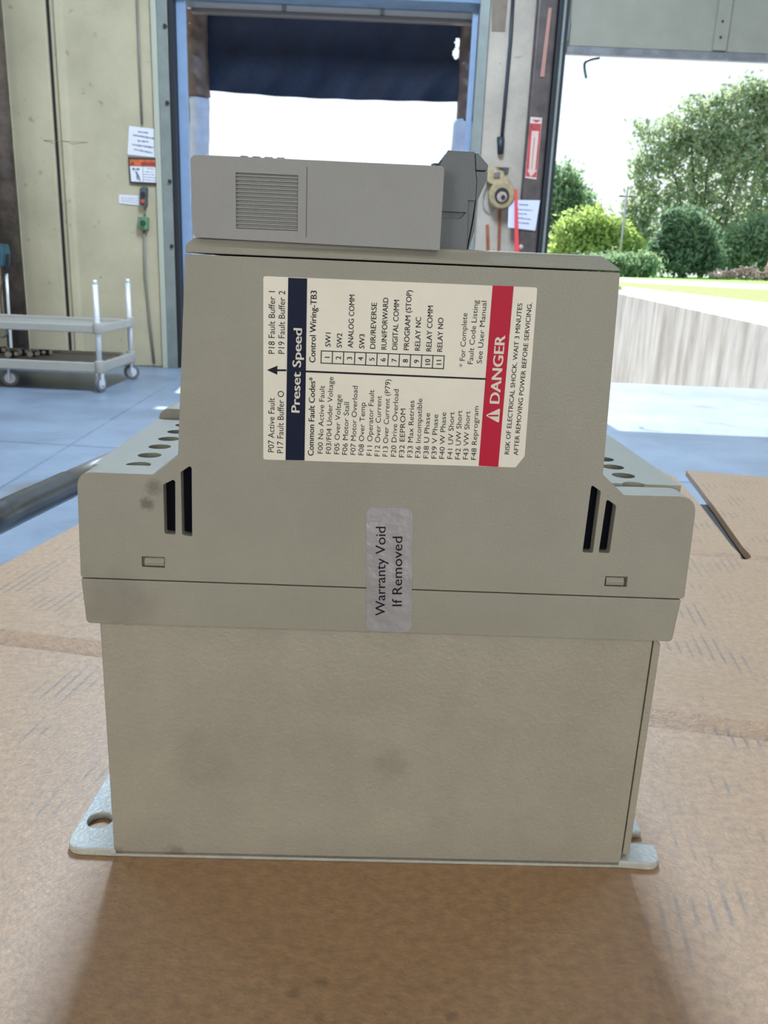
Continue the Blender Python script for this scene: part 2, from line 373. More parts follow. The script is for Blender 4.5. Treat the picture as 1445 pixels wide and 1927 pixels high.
# wiring label
def flat(name, poly, y, mat, parent, th=.00006, bevel=0):
    return pobj(name, poly, 1, y-th, y, mat, parent, bevel=bevel)
lab = flat('wiring_label', rnd([P(495.5, 519.5), P(1011, 541), P(987, 858.5), P(970, 879.5), P(495.5, 864.5)], [.0006, .0006, .0004, .0004, .0006]), 0, label_white, drive, th=.00010)
lab['label'] = 'white printed wiring and fault code label'
def LC(cx, cy): return (480+cx/2.5804, 500+cy/2.58)
def LP(cx, cy): return P(*LC(cx, cy))
YL = -.00011
flat('blue_band', [LP(161, 58), LP(253, 62), LP(240, 945), LP(148, 943)], YL, navy_ink, lab)
flat('red_band', [LP(1153, 96), LP(1255, 100), LP(1180, 976), LP(1085, 971)], YL, red_ink, lab)
flat('divider_line', [LP(243, 508), LP(1122, 546), LP(1121, 554), LP(243, 517)], YL, black_ink, lab)
flat('arrow_mark', [LP(58, 506), LP(109, 485), LP(108, 503), LP(152, 503), LP(152, 512), LP(108, 512), LP(108, 529)], YL, black_ink, lab)
ink_n = 0
def font_mesh(s, off):
    cu = bpy.data.curves.new('t', 'FONT'); cu.body = s; cu.size = 1; cu.offset = 0; cu.resolution_u = 3; cu.fill_mode = 'FRONT'
    o = bpy.data.objects.new('t', cu); C.objects.link(o); bpy.context.view_layer.update()
    dg = bpy.context.evaluated_depsgraph_get(); me = bpy.data.meshes.new_from_object(o.evaluated_get(dg))
    bpy.data.objects.remove(o); bpy.data.curves.remove(cu)
    return me
CAP = max(v.co.y for v in font_mesh('H', 0).vertices)
def text(bm, s, p0, p1, cap, off=0.0, y=YL):
    """writes s from p0 to p1 (local x,z), capital height cap (metres), into bm"""
    me = font_mesh(s, off); co = np.array([v.co[:] for v in me.vertices]); 
    x0, x1 = co[:, 0].min(), co[:, 0].max()
    e = np.array(p1)-np.array(p0); L = np.linalg.norm(e); e /= L
    if s.isdigit(): L2 = (x1-x0)/CAP*cap; p0 = np.array(p0)+e*(L-L2)/2; L = L2
    n = np.array([-e[1], e[0]])
    for sh in ((0,) if off < .006 else (-1, 0, 1)):          # heavier strokes: the glyphs laid side by side
        vs = []
        for c in co:
            u = (c[0]-x0)/(x1-x0)*L; v = c[1]/CAP*cap; p = np.array(p0)+e*(u+sh*off*cap*1.5)+n*v
            vs.append(bm.verts.new((p[0], y-.000004*(sh+1), p[1])))
        for f in me.polygons:
            try: bm.faces.new([vs[i] for i in f.vertices])
            except ValueError: pass
    bpy.data.meshes.remove(me)
def tfin(name, bm, mat, parent):
    me = bpy.data.meshes.new(name); bm.to_mesh(me); bm.free(); o = link(name, me, mat, parent); return o
PX = lambda n: n/2.58/8.02*mm              # crop pixels -> metres on the label
TL = -.00013
def group(name, rows, mat, y=YL-.00004, parent=None):
    bm = bmesh.new()
    for (s, a, b, cap, off) in rows: text(bm, s, LP(*a), LP(*b), PX(cap), off, y)
    return tfin(name, bm, mat, parent or lab)
R_, B_ = .002, .018
group('fault_buffer_text', [('P07 Active Fault', (92, 905), (95, 642), 31, R_), ('P17 Fault Buffer O', (136, 910), (140, 608), 31, R_),
      ('P18 Fault Buffer 1', (95, 428), (97, 124), 31, R_), ('P19 Fault Buffer 2', (143, 428), (146, 122), 31, R_)], black_ink)
group('preset_speed_text', [('Preset Speed', (216, 712), (228, 306), 42, .03)], white_ink, YL-.00010)
group('heading_text', [('Common Fault Codes*', (284, 922), (292, 542), 30, B_), ('Control Wiring-TB3', (292, 470), (300, 122), 30, B_)], black_ink)
fc = [('F00 No Active Fault', 328, 912, 338, 582), ('F03/F04 Under Voltage', 368, 913, 380, 540), ('F05 Over Voltage', 408, 915, 418, 626), ('F06 Motor Stall', 447, 918, 457, 662),
 ('F07 Motor Overload', 487, 918, 498, 584), ('F08 Over Temp', 526, 920, 535, 664), ('F11 Operator Fault', 566, 922, 578, 603), ('F12 Over Current', 604, 925, 614, 632), ('F13 Over Current (P79)', 643, 926, 657, 552),
 ('F20 Drive Overload', 683, 927, 697, 600), ('F32 EEPROM', 723, 930, 731, 694), ('F33 Max Retries', 763, 930, 773, 655), ('F36 Incompatible', 801, 932, 812, 645), ('F38 U Phase', 841, 935, 849, 715),
 ('F39 V Phase', 880, 936, 888, 722), ('F40 W Phase', 918, 937, 927, 712), ('F41 UV Short', 957, 938, 967, 710), ('F42 UW Short', 995, 940, 1005, 702), ('F43 VW Short', 1033, 940, 1044, 706), ('F48 Reprogram', 1072, 942, 1085, 682)]
group('fault_code_text', [(s, (a, b), (c, d), 26, R_) for s, a, b, c, d in fc], black_ink)
wn = [('SW1', 366, 393, 368, 326), ('SW2', 421, 398, 423, 328), ('ANALOG COMM', 475, 398, 484, 142), ('SW3', 530, 402, 532, 333), ('DIR/REVERSE', 583, 403, 591, 180), ('RUN/FORWARD', 637, 407, 647, 156),
 ('DIGITAL COMM', 690, 408, 700, 167), ('PROGRAM (STOP)', 746, 410, 761, 120), ('RELAY NC', 800, 412, 806, 250), ('RELAY COMM', 855, 415, 864, 195), ('RELAY NO', 908, 417, 914, 253)]
group('terminal_name_text', [(s, (a, b), (c, d), 26, .014) for s, a, b, c, d in wn], black_ink)
# terminal number table
bm = bmesh.new(); rows = []
TT = lambda i: (322+(918-322)*i/11, 413+(438-413)*i/11); TB = lambda i: (320+(914-320)*i/11, 472+(500-472)*i/11)
def strip(bm, a, b, wd, y=YL-.00006):
    a, b = np.array(a), np.array(b); e = (b-a)/np.linalg.norm(b-a); n = np.array([-e[1], e[0]])*wd/2
    vs = [bm.verts.new((p[0], y, p[1])) for p in (a-n-e*wd/2, b-n+e*wd/2, b+n+e*wd/2, a+n-e*wd/2)]; bm.faces.new(vs)
for i in range(12): strip(bm, LP(*TT(i)), LP(*TB(i)), .00022)
strip(bm, LP(*TT(0)), LP(*TT(11)), .00022); strip(bm, LP(*TB(0)), LP(*TB(11)), .00022)
tfin('terminal_table', bm, black_ink, lab)
rows = []
for i in range(11):
    a, b = TT(i), TB(i); cx = (a[0]+TT(i+1)[0])/2; cy = (a[1]+b[1])/2
    wdt = 13 if i < 9 else 30
    if i == 10: wdt = 24
    rows.append((str(i+1), (cx+13, cy+wdt/2+2), (cx+13, cy-wdt/2+2), 25, .02))
group('terminal_number_text', rows, black_ink)
group('manual_note_text', [('* For Complete', (1016, 492), (1030, 230), 26, R_), ('Fault Code Listing', (1056, 478), (1084, 168), 26, R_), ('See User Manual', (1100, 475), (1124, 172), 26, R_)], black_ink)
group('danger_text', [('DANGER', (1185, 668), (1214, 340), 50, .034)], white_ink, YL-.00010)
bm = bmesh.new(); text(bm, 'RISK OF ELECTRICAL SHOCK. WAIT 3 MINUTES', LP(1232, 915), LP(1297, 183), PX(23), .012, YL-.00004)
text(bm, 'AFTER REMOVING POWER BEFORE SERVICING.', LP(1275, 920), LP(1344, 180), PX(23), .012, YL-.00004); tfin('shock_warning_text', bm, black_ink, lab)
tri = flat('warning_triangle', rnd([LP(1189, 691), LP(1183, 763), LP(1117, 726)], .0003), YL-.0001, white_ink, lab, th=.00003)
bm = bmesh.new(); strip(bm, LP(1136, 727), LP(1166, 727), .00040, YL-.00017); strip(bm, LP(1171.5, 727), LP(1176.5, 727), .00040, YL-.00017); tfin('exclamation_mark', bm, red_ink, lab)
# warranty sticker
stk = flat('warranty_sticker', rnd([P(689.5, 953.5), P(776.5, 956), P(774.5, 1190.5), P(689, 1187)], .0024, 8), -.00001, silver_sticker, drive, th=.00012)
stk['label'] = 'silver rounded warranty seal sticker'
bm = bmesh.new(); text(bm, 'Warranty Void', P(724.5, 1158), P(725.5, 991), .00255, .006, -.00018); text(bm, 'If Removed', P(756, 1140), P(757, 1009.5), .00255, .006, -.00018)
tfin('warranty_text', bm, black_ink, stk)
# grime on the shell
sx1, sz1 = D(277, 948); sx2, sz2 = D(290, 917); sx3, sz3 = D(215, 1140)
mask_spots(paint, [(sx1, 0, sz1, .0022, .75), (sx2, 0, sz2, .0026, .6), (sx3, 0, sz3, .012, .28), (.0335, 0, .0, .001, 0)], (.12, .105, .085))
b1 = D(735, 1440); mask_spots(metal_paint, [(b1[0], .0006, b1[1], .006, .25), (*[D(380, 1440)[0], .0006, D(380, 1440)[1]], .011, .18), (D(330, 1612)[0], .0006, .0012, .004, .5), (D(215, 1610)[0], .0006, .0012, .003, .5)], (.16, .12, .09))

# ================================================================== CARDBOARD SHEET ON A TABLE
kraft = M('kraft_board', (.42, .245, .118), .50, var=.22, vscale=380, bump=.7, bscale=900, stretch=(.75, 1.0, 1), spec=.9)
_kb = kraft.node_tree.nodes['Principled BSDF']; _kb.inputs['Coat Weight'].default_value = .35; _kb.inputs['Coat Roughness'].default_value = .42
def T(px, py): return G(px, py, TZ)[:2]
def far(px, py): return tuple(T(px, py))
c_left0 = np.array(T(0, 1065)); c_left1 = np.array(T(150, 985)); dl = (c_left1-c_left0)/np.linalg.norm(c_left1-c_left0)
b_r = np.array(T(1445, 900)); b_l = np.array(T(1205, 881)); db = (b_r-b_l)/np.linalg.norm(b_r-b_l)
# corner = intersection of the left edge and the back edge
Mx = np.array([[dl[0], -db[0]], [dl[1], -db[1]]]); st = np.linalg.solve(Mx, b_l-c_left0); corner = c_left0+dl*st[0]
sheet = [tuple(c_left0-dl*.55), tuple(corner), far(1237, 882), far(1272, 899), far(1316, 948), far(1397, 1054), far(1413, 1051), far(1345, 955), far(1291, 885), tuple(b_r+db*.12)]
rend = np.array(T(1445, 1395)); sheet += [(sheet[-1][0]+.06, .14), (.42, .02), (-.40, .02)]
OX, OY = float(A[0]+.075), float(A[1])
k0, k1 = np.array(T(0, 1215)), np.array(T(1445, 1397)); k2, k3 = np.array(T(1298, 1046)), np.array(T(1445, 1058))
loc = lambda p: (p[0]-OX, p[1]-OY)
prof = [(-.014, 0), (-.001, .0009), (.0008, -.0010), (.011, .0024), (.055, 0)]
prof2 = [(-.008, 0), (-.0004, .0008), (.0006, -.0010), (.007, .0014), (.03, 0)]
def no_device_lift(bm): pass
bm = creased('cardboard', [loc(p) for p in sheet], -.005, 0, [(loc(k0), (k1-k0), prof), (loc(k2), (k3-k2), prof2)], kraft)
card = done('cardboard_sheet', bm, kraft)
card.location = (OX, OY, TZ)
tag(card, 'creased brown cardboard sheet with a cut slot, lying under the motor drive', 'cardboard')
# printed flute marks, scuffs and oil drops on the board (material)
spots = []
for (px, py, r) in ((553, 1869, 15), (608, 1847, 15), (602, 1915, 11), (850, 1912, 14)):
    p = loc(T(px, py)); spots.append((p[0], p[1], 0, .0022*r/15, .45))
n = kraft.node_tree; b = n.nodes['Principled BSDF']
def kmask(scale_vec, scale, lo, hi, amt, col, rot=0.0, seedw=0.0):
    t = n.nodes.new('ShaderNodeTexCoord'); mp = n.nodes.new('ShaderNodeMapping'); mp.inputs['Rotation'].default_value = (0, 0, rot); mp.inputs['Scale'].default_value = scale_vec; mp.inputs['Location'].default_value = (seedw, 0, 0)
    n.links.new(t.outputs['Object'], mp.inputs[0]); no = n.nodes.new('ShaderNodeTexNoise'); no.inputs['Scale'].default_value = scale; no.inputs['Detail'].default_value = 3; n.links.new(mp.outputs[0], no.inputs['Vector'])
    mr = n.nodes.new('ShaderNodeMapRange'); n.links.new(no.outputs[0], mr.inputs[0]); mr.inputs[1].default_value = lo; mr.inputs[2].default_value = hi; mr.inputs[4].default_value = amt
    return mr.outputs[0]
def kmix(fac, col):
    mx = n.nodes.new('ShaderNodeMix'); mx.data_type = 'RGBA'; n.links.new(fac, mx.inputs[0]); n.links.new(b.inputs['Base Color'].links[0].from_socket, mx.inputs[6]); mx.inputs[7].default_value = (*col, 1); n.links.new(mx.outputs[2], b.inputs['Base Color'])
def kmul(a, c):
    m_ = n.nodes.new('ShaderNodeMath'); m_.operation = 'MULTIPLY'; n.links.new(a, m_.inputs[0]); n.links.new(c, m_.inputs[1]); return m_.outputs[0]
t = n.nodes.new('ShaderNodeTexCoord'); wv = n.nodes.new('ShaderNodeTexWave'); mp = n.nodes.new('ShaderNodeMapping'); mp.inputs['Rotation'].default_value = (0, 0, math.radians(8))
n.links.new(t.outputs['Object'], mp.inputs[0]); n.links.new(mp.outputs[0], wv.inputs['Vector']); wv.bands_direction = 'X'; wv.inputs['Scale'].default_value = 1/.0075/ (2*math.pi)*1.0*math.pi; wv.inputs['Distortion'].default_value = .12; wv.inputs['Detail Scale'].default_value = 20
wr = n.nodes.new('ShaderNodeMapRange'); n.links.new(wv.outputs[1], wr.inputs[0]); wr.inputs[1].default_value = .70; wr.inputs[2].default_value = .99
_sx = n.nodes.new('ShaderNodeSeparateXYZ'); n.links.new(t.outputs['Object'], _sx.inputs[0]); _ab = n.nodes.new('ShaderNodeMath'); _ab.operation = 'ABSOLUTE'; n.links.new(_sx.outputs[0], _ab.inputs[0])
_mr = n.nodes.new('ShaderNodeMapRange'); n.links.new(_ab.outputs[0], _mr.inputs[0]); _mr.inputs[1].default_value = .06; _mr.inputs[2].default_value = .10; _mr.inputs[3].default_value = .12
kmix(kmul(_mr.outputs[0], kmul(wr.outputs[0], kmask((1, 1, 1), 34, .53, .64, .7, None))), (.13, .10, .08))
kmix(kmask((1, 1, 1), 9, .45, .75, .35, None, seedw=3), (.34, .20, .10))
mask_spots(kraft, spots, (.14, .08, .04))
# table under the board
table_m = M('table_top', (.035, .028, .025), .6, var=.2, vscale=6, bump=.2, bscale=40)
rail_m = M('rail_steel', (.10, .105, .11), .28, .55, var=.25, vscale=25, bump=.2, bscale=60)
rail2 = M('rail_sleeve', (.23, .215, .20), .45, .3, var=.15, vscale=20)
tbl = empty('work_table', (.12, .42, 0), 'low work table carrying the cardboard sheet, dark rail along its left side', 'table')
def tl(p, z): return (p[0]-.12, p[1]-.42, z)
tt = [tuple(c_left0-dl*.5+np.array((.03, 0))), tuple(corner-dl*.10+np.array((.03, -.02))), tuple(np.array(T(1262, 930))), tuple(np.array(T(1445, 935))+db*.05), (.40, .05), (-.33, .05)]
pobj('tabletop', [(p[0]-.12, p[1]-.42) for p in tt], 2, TZ-.035, TZ-.0066, table_m, tbl, bevel=.003)
for p in ((-.19, .13), (.33, .13), (.02, .50), (.46, .52)):
    bm = bmesh.new(); bx(bm, p[0]-.12-.02, p[0]-.12+.02, p[1]-.42-.02, p[1]-.42+.02, 0, TZ-.034); done('leg', bm, rail_m, tbl, bevel=.003)
RZ = TZ-.02
ra, rb = G(-70, 1005, RZ), G(150, 902, RZ); dr = (rb-ra)/np.linalg.norm(rb-ra)
r_tube = .5*56/FPX*np.linalg.norm(G(60, 945, RZ)-CAM)*.93
cobj('side_rail', tl(ra-dr*.1, RZ), tl(ra+dr*(np.linalg.norm(rb-ra)-.02), RZ), r_tube, rail_m, tbl, n=40)
cobj('rail_sleeve', tl(ra+dr*(np.linalg.norm(rb-ra)-.021), RZ), tl(rb+dr*.10, RZ), r_tube*.96, rail2, tbl, n=40)
for q in (ra, rb+dr*.07):
    bm = bmesh.new(); cyl(bm, tl(q, 0), tl(q, RZ-.004), r_tube*.7, n=20); done('rail_post', bm, rail_m, tbl)

# ================================================================== FRONT WALL DETAILS
steel_grey = M('door_steel', (.22, .24, .22), .45, .2, var=.12, vscale=5)
black_m = M('black_rubber', (.012, .013, .018), .6)
blue_steel = M('blue_grey_steel', (.12, .19, .29), .5, var=.15, vscale=4, bump=.1, bscale=20)
pale_blue = M('pale_blue_steel', (.22, .31, .46), .45, var=.08, vscale=6)
paper = M('paper', (.72, .70, .72), .6); print_ink = M('print_grey', (.16, .16, .22), .7)
navy_cloth = M('navy_vinyl', (.006, .012, .030), .6, var=.3, vscale=3, bump=.3, bscale=18, spec=.15)
brown_vinyl = M('worn_brown_vinyl', (.065, .045, .04), .6, var=.4, vscale=6, bump=.5, bscale=14, dirt=(11, .66, (.5, .45, .42), .8))
pad_daylit = M('pad_daylit_blue', (.26, .31, .42), .6, var=.1, vscale=10, bump=.3, bscale=22)  # pale blue puts the outside daylight into the lower pads' colour
rust = M('rust', (.30, .085, .03), .8, var=.3, vscale=12)
# cream wall panels, left of the dock door
def wpoly(pxs, Y): return [(float(Wl(x, y, Y)[0]), float(Wl(x, y, Y)[2])) for x, y in pxs]
xs1 = wx(104, 200); xs0 = wx(8, 200); xs2 = wx(270, 500)
for (a, b, nm) in ((FLOOR_X0+.05, xs0-.1, 0), (xs0-.06, xs1-.017, 1), (xs1+.017, XL-.16, 2)):
    o = box('wall_panel', (a, b, WY-.05, WY+.0, .0, 5.6), wall_paint, bpy.data.objects['wall_front'], bevel=.02, seg=3)
for (a, b) in ((xs0-.04, xs0+.10), (xs1+.05, xs1+.17)):
    bm = bmesh.new(); prism(bm, [(a, WY-.045), (a+.03, WY-.085), (b-.03, WY-.075), (b, WY-.045)], 2, .0, 5.6); done('panel_rib', bm, wall_paint, bpy.data.objects['wall_front'], bevel=.01)
box('panel_joint', (xs1-.03, xs1+.03, WY-.012, WY, 0, 5.6), black_m, bpy.data.objects['wall_front'])
wf = bpy.data.objects['wall_front']; pier = bpy.data.objects['wall_front_pier']
# horizontal scuff line on the panels
tobj('scratch_line', [Wl(82, 264, WY-.052), Wl(115, 265.5, WY-.088), Wl(165, 268, WY-.052)], .0025, M('scratch', (.27, .22, .14), .7), wf, 5)
# steel column at the far left
colm = M('brown_column', (.13, .095, .07), .5, .2, var=.45, vscale=7, bump=.3, bscale=25)
cp = Wl(27, 560, WY-.28); cr_ = .5*36/FPX*9.3
pc = cobj('steel_column', (0, 0, 0), (0, 0, HC-.02), cr_*1.02, colm, n=32); pc.location = (cp[0], cp[1], 0)
tag(pc, 'brown round steel column standing against the cream wall behind the cart', 'column')
# dock door frame (left and right)
d1 = empty('door_1', ((XL+XP0)/2, WY, 0), None, None); tag(d1, kind='structure')
cx_ = (XL+XP0)/2
def dl_(x0, x1, y0, y1, z0, z1, nm, m, bevel=.004): return box(nm, (x0-cx_, x1-cx_, y0-WY, y1-WY, z0, z1), m, d1, bevel=bevel)
Xa = wx(299, 300); 
dl_(Xa-.01, Xa+.045, WY-.10, WY-.052, 0, 5.5, 'door_track', M('track_pale', (.42, .42, .33), .5), .004)
dl_(Xa+.045, XL-.0, WY-.085, WY-.052, 0, 5.5, 'door_jamb', steel_grey)
dl_(XL-.005, XL+.045, WY-.03, WY+.30, 0, ZT1, 'black_seal', black_m)
dl_(XL+.0455, XL+.145, WY+.10, WY+.14, 0, ZT1, 'jamb_lining', pale_blue)
for i, zz in enumerate((1.3, 1.95, 2.7, 3.4)):
    cobj('bolt', ((XL-.02)-cx_, -.105, zz), ((XL-.02)-cx_, -.08, zz), .02, black_m, d1, n=10)
# right side of the dock door
dl_(XP0-.13, XP0-.07, WY+.10, WY+.14, 0, ZT1, 'jamb_lining', pale_blue)
dl_(XP0-.07, XP0+.03, WY-.05, WY-.0, 0, ZT1+.2, 'door_jamb', steel_grey)
dl_(XL, XP0, WY-.02, WY+.30, ZT1-.12, ZT1, 'lintel_beam', blue_steel)
# raised door leaf seen above the curtain
z1_, z0_ = wz(630, 10, WY+.33), wz(630, 26, WY+.33)
dl_(XL+.1, XP0-.1, WY+.33, WY+.38, z0_, ZT1+.3, 'door_leaf', M('leaf_white', (.55, .57, .60), .5))
for px in (535, 720): 
    xx = wx(px, 10, WY+.33); dl_(xx-.02, xx+.02, WY+.31, WY+.33, z0_, ZT1+.2, 'hinge_strap', steel_grey)
rz0 = wz(630, 36, WY+.34)
dl_(XL+.15, XP0-.12, WY+.30, WY+.40, rz0, z0_-.003, 'bottom_rail', M('rail_dark', (.16, .15, .15), .5, .3), .01)
# dock seal outside: curtain, pads
SY = WY+.75
seal = empty('dock_seal', ((XL+XP0)/2, SY, 0), 'fabric dock door seal with dark navy head curtain and side pads', 'dock seal')
cxl, cxr = wx(384, 120, SY), wx(868, 120, SY); ctop = wz(630, 8, SY); 
def curtain_z(x):                           # lower hem, slightly sagging
    zl, zr = wz(395, 172, SY), wz(855, 192, SY); t = (x-cxl)/(cxr-cxl); return zl+(zr-zl)*t-.02*math.sin(math.pi*t)
bm = bmesh.new(); nx, nz = 220, 80; grid = []
for i in range(nx+1):
    x = cxl+(cxr-cxl)*i/nx; col = []
    for j in range(nz+1):
        t = j/nz; z = ctop+(curtain_z(x)-ctop)*t; u = i/nx
        y = .035*math.sin(16*u+5*t*(1-u)*2)*t*(.3+abs(u-.5)*1.6)+.05*math.sin(7*(u+t*.8))*t*.6+.015*math.sin(40*u+9*t)*t*t
        col.append(bm.verts.new((x-(XL+XP0)/2, y, z)))
    grid.append(col)
hA, hB = Wl(861, 81, SY), Wl(858.5, 101, SY)
for i in range(nx):
    for j in range(nz):
        c = (grid[i][j].co+grid[i+1][j+1].co)/2; X_, Z_ = c.x+(XL+XP0)/2, c.z
        if ((X_-hA[0])/.03)**2+((Z_-hA[2])/.055)**2 < 1 or ((X_-hB[0])/.04)**2+((Z_-hB[2])/.06)**2 < 1: continue
        bm.faces.new((grid[i][j], grid[i+1][j], grid[i+1][j+1], grid[i][j+1]))
o = done('head_curtain', bm, navy_cloth, seal, smooth=True); sm = o.modifiers.new('thickness', 'SOLIDIFY'); sm.thickness = .012
o['label'] = 'dark navy head curtain'
def pad(px0, px1, zbot, ztop, mat, nm, Yc, flip=1):
    x0, x1 = wx(px0, 200, Yc)-(XL+XP0)/2, wx(px1, 200, Yc)-(XL+XP0)/2
    bm = bmesh.new(); nn, mz = 10, 60; g = []
    for i in range(nn+1):
        u = i/nn; c = []
        for j in range(mz+1):
            z = zbot+(ztop-zbot)*j/mz
            y = -.10*math.sin(math.pi*u)**.6+.014*math.sin(z*19+u*4*flip)+.008*math.sin(z*43+u*7)
            c.append(bm.verts.new((x0+(x1-x0)*u+.008*math.sin(z*5), Yc-SY+y, z)))
        g.append(c)
    for i in range(nn):
        for j in range(mz): bm.faces.new((g[i][j], g[i+1][j], g[i+1][j+1], g[i][j+1]))
    o = done(nm, bm, mat, seal, smooth=True); s2 = o.modifiers.new('t', 'SOLIDIFY'); s2.thickness = .02; s2.offset = 1
zs = wz(370, 178, SY-.1)
pad(351, 392, zs-.02, 4.1, brown_vinyl, 'side_pad', SY-.06); pad(359, 390, -.8, zs, pad_daylit, 'side_pad', SY-.04)
zs2 = wz(875, 225, SY-.1)
pad(862, 893, zs2-.02, 4.1, brown_vinyl, 'side_pad', SY-.06, -1); pad(857, 888, -.8, zs2, pad_daylit, 'side_pad', SY-.04, -1)
for s_ in (-1, 1):
    xx = (cxl if s_ < 0 else cxr)-(XL+XP0)/2
    box('pad_post', (xx-.30 if s_ < 0 else xx+.09, xx-.09 if s_ < 0 else xx+.30, .06, .14, -.9, 4.2), blue_steel, seal, bevel=.005)

# ---- notices and controls left of the door
def quadf(name, pts, Y, th, mat, parent=None, bevel=0):
    return pobj(name, wpoly(pts, Y), 1, Y-th, Y, mat, parent, bevel=bevel)
def scribble(parent, rows, Y, mat, thick):
    """printed lines too blurred to read: short uneven dashes along each row"""
    bm = bmesh.new()
    for (x0, y0, x1, y1) in rows:
        t = 0
        L = math.hypot(x1-x0, y1-y0)
        while t < L:
            w_ = random.uniform(2, 5); e = min(L, t+w_)
            a = Wl(x0+(x1-x0)*t/L, y0+(y1-y0)*t/L+random.uniform(-.3, .3), Y); c = Wl(x0+(x1-x0)*e/L, y0+(y1-y0)*e/L, Y); h = thick*random.uniform(.6, 1)
            vs = [bm.verts.new(q) for q in ((a[0], Y, a[2]-h/2), (c[0], Y, c[2]-h/2), (c[0], Y, c[2]+h/2), (a[0], Y, a[2]+h/2))]; bm.faces.new(vs)
            t = e+random.uniform(.4, 1.3)
    me = bpy.data.meshes.new('print'); bm.to_mesh(me); bm.free(); o = link('printed_lines', me, mat, parent); o['kind'] = 'stuff'; return o
YW = WY-.055
nz_ = quadf('paper_notice', [(243, 237), (302, 244), (299, 297), (240, 291)], YW, .004, paper)
tag(nz_, 'white paper notice with five printed lines, taped above the orange warning sign', 'notice')
scribble(nz_, [(260, 248, 279, 250), (250, 254, 291, 261), (259, 265, 280, 267), (249, 272, 290, 278), (252, 281, 287, 288)], YW-.0055, print_ink, .018)
ws = quadf('warning_sign', [(241.5, 295), (302, 299), (300, 349), (245, 345.5)], YW-.004, .012, M('sign_black', (.03, .03, .035), .5))
tag(ws, 'black framed warning sign with orange band and fall pictogram, below the paper notice', 'sign')
quadf('white_panel', [(244.5, 312.5), (299.5, 315), (298, 344), (247, 341.5)], YW-.0165, .002, paper, ws)
ob = quadf('orange_band', [(243.5, 300), (300, 301), (299, 314.5), (245, 312)], YW-.0165, .002, M('orange', (.62, .13, .04), .5, var=.3, vscale=20), ws)
quadf('triangle_mark', [(246, 310), (253, 310), (249.5, 303.5)], YW-.0195, .001, M('dark_red', (.2, .03, .02), .5), ws)
quadf('orange_text', [(266, 305), (296, 306), (296, 312), (266, 311)], YW-.0195, .001, M('red_text', (.35, .05, .03), .5, var=.5, vscale=60), ws)
bm = bmesh.new()
for pts in ([(249, 316), (252, 315.5), (254, 318), (252, 321), (249, 320)], [(257, 317), (260, 316), (263, 318), (261, 321), (257, 320)], [(253, 317.5), (258, 317.5), (258, 319), (253, 319)],
            [(254, 321), (257, 322), (262, 331), (264, 337), (261, 337), (256, 328)], [(259, 336), (262, 336), (265, 341), (263, 341)], [(256, 331), (258, 331), (260, 338), (258, 339)]):
    vs = [bm.verts.new((p[0], YW-.0192, p[1])) for p in wpoly(pts, YW-.019)]; bm.faces.new(vs)
me = bpy.data.meshes.new('pictogram'); bm.to_mesh(me); bm.free(); link('pictogram', me, print_ink, ws)
scribble(ws, [(276, 317, 290, 318), (272, 323, 288, 324), (271, 328, 290, 329), (271, 333, 297, 335), (271, 338, 296, 340)], YW-.0192, print_ink, .008)
quadf('divider', [(268.5, 314), (269.3, 314), (270, 342), (269, 342)], YW-.0185, .001, print_ink, ws)
ls = quadf('paper_strip', [(224, 366), (265.5, 368.5), (265.5, 387), (224, 383)], YW, .004, paper)
tag(ls, 'narrow white paper strip with printed lines, left of the dark push-button box', 'notice')
scribble(ls, [(228, 371.5, 258, 374), (228, 375.5, 258, 378), (228, 378.5, 258, 382)], YW-.0052, M('pale_ink', (.35, .3, .38), .7), .007)
cb = quadf('push_button_box', [(266, 356), (273, 351.5), (279, 353), (278.5, 389), (266, 386)], YW, .07, M('box_dark', (.07, .08, .08), .5), bevel=.006)
tag(cb, 'dark grey push-button box with a red button, just below the warning sign', 'switch box')
p = Wl(269.5, 379, YW-.07); cobj('red_button', (p[0], YW-.07, p[2]), (p[0], YW-.09, p[2]), .018, M('red_button', (.6, .05, .04), .4), cb, n=16)
p = Wl(269.5, 366, YW-.07); cobj('black_button', (p[0], YW-.07, p[2]), (p[0], YW-.09, p[2]), .024, black_m, cb, n=16)
gb = quadf('green_switch_box', [(262.5, 408), (281, 409), (281, 433), (262.5, 431)], YW, .07, M('green_box', (.13, .26, .14), .5, var=.2, vscale=15), bevel=.008)
tag(gb, 'green square switch box on the conduit below the dark push-button box', 'switch box')
p = Wl(269.5, 420, YW-.07); cobj('dark_knob', (p[0], YW-.07, p[2]), (p[0], YW-.10, p[2]), .028, M('dark_green', (.01, .05, .02), .4), gb, n=16)
cond = M('conduit', (.20, .19, .15), .5)
def vline(name, pxs, r, mat, Y, label, cat, parent=None, group_=None):
    pts = [Wl(x, y, Y) for x, y in pxs]; o = tobj(name, pts, r, mat, parent, 8)
    if not parent: tag(o, label, cat, group_)
    return o
vline('conduit_pipe', [(257.5, -20), (262, 110), (267.5, 234)], .012, cond, YW-.015, 'thin grey conduit running down the cream wall to the paper notice', 'conduit')
vline('conduit_pipe', [(272.5, 390), (273, 400), (272, 407)], .010, cond, YW-.015, 'short cable joining the dark push-button box to the green switch box', 'cable')
vline('conduit_pipe', [(271, 434), (273, 520), (281, 600), (290, 684)], .014, cond, YW-.015, 'thin grey conduit running down from the green switch box to the floor', 'conduit')
tp = quadf('tape_patch', [(285, -5), (299, -5), (299, 33), (285, 31)], YW, .003, M('tan_tape', (.32, .22, .13), .6))
tag(tp, 'tan tape patch at the top edge beside the left door frame', 'tape')

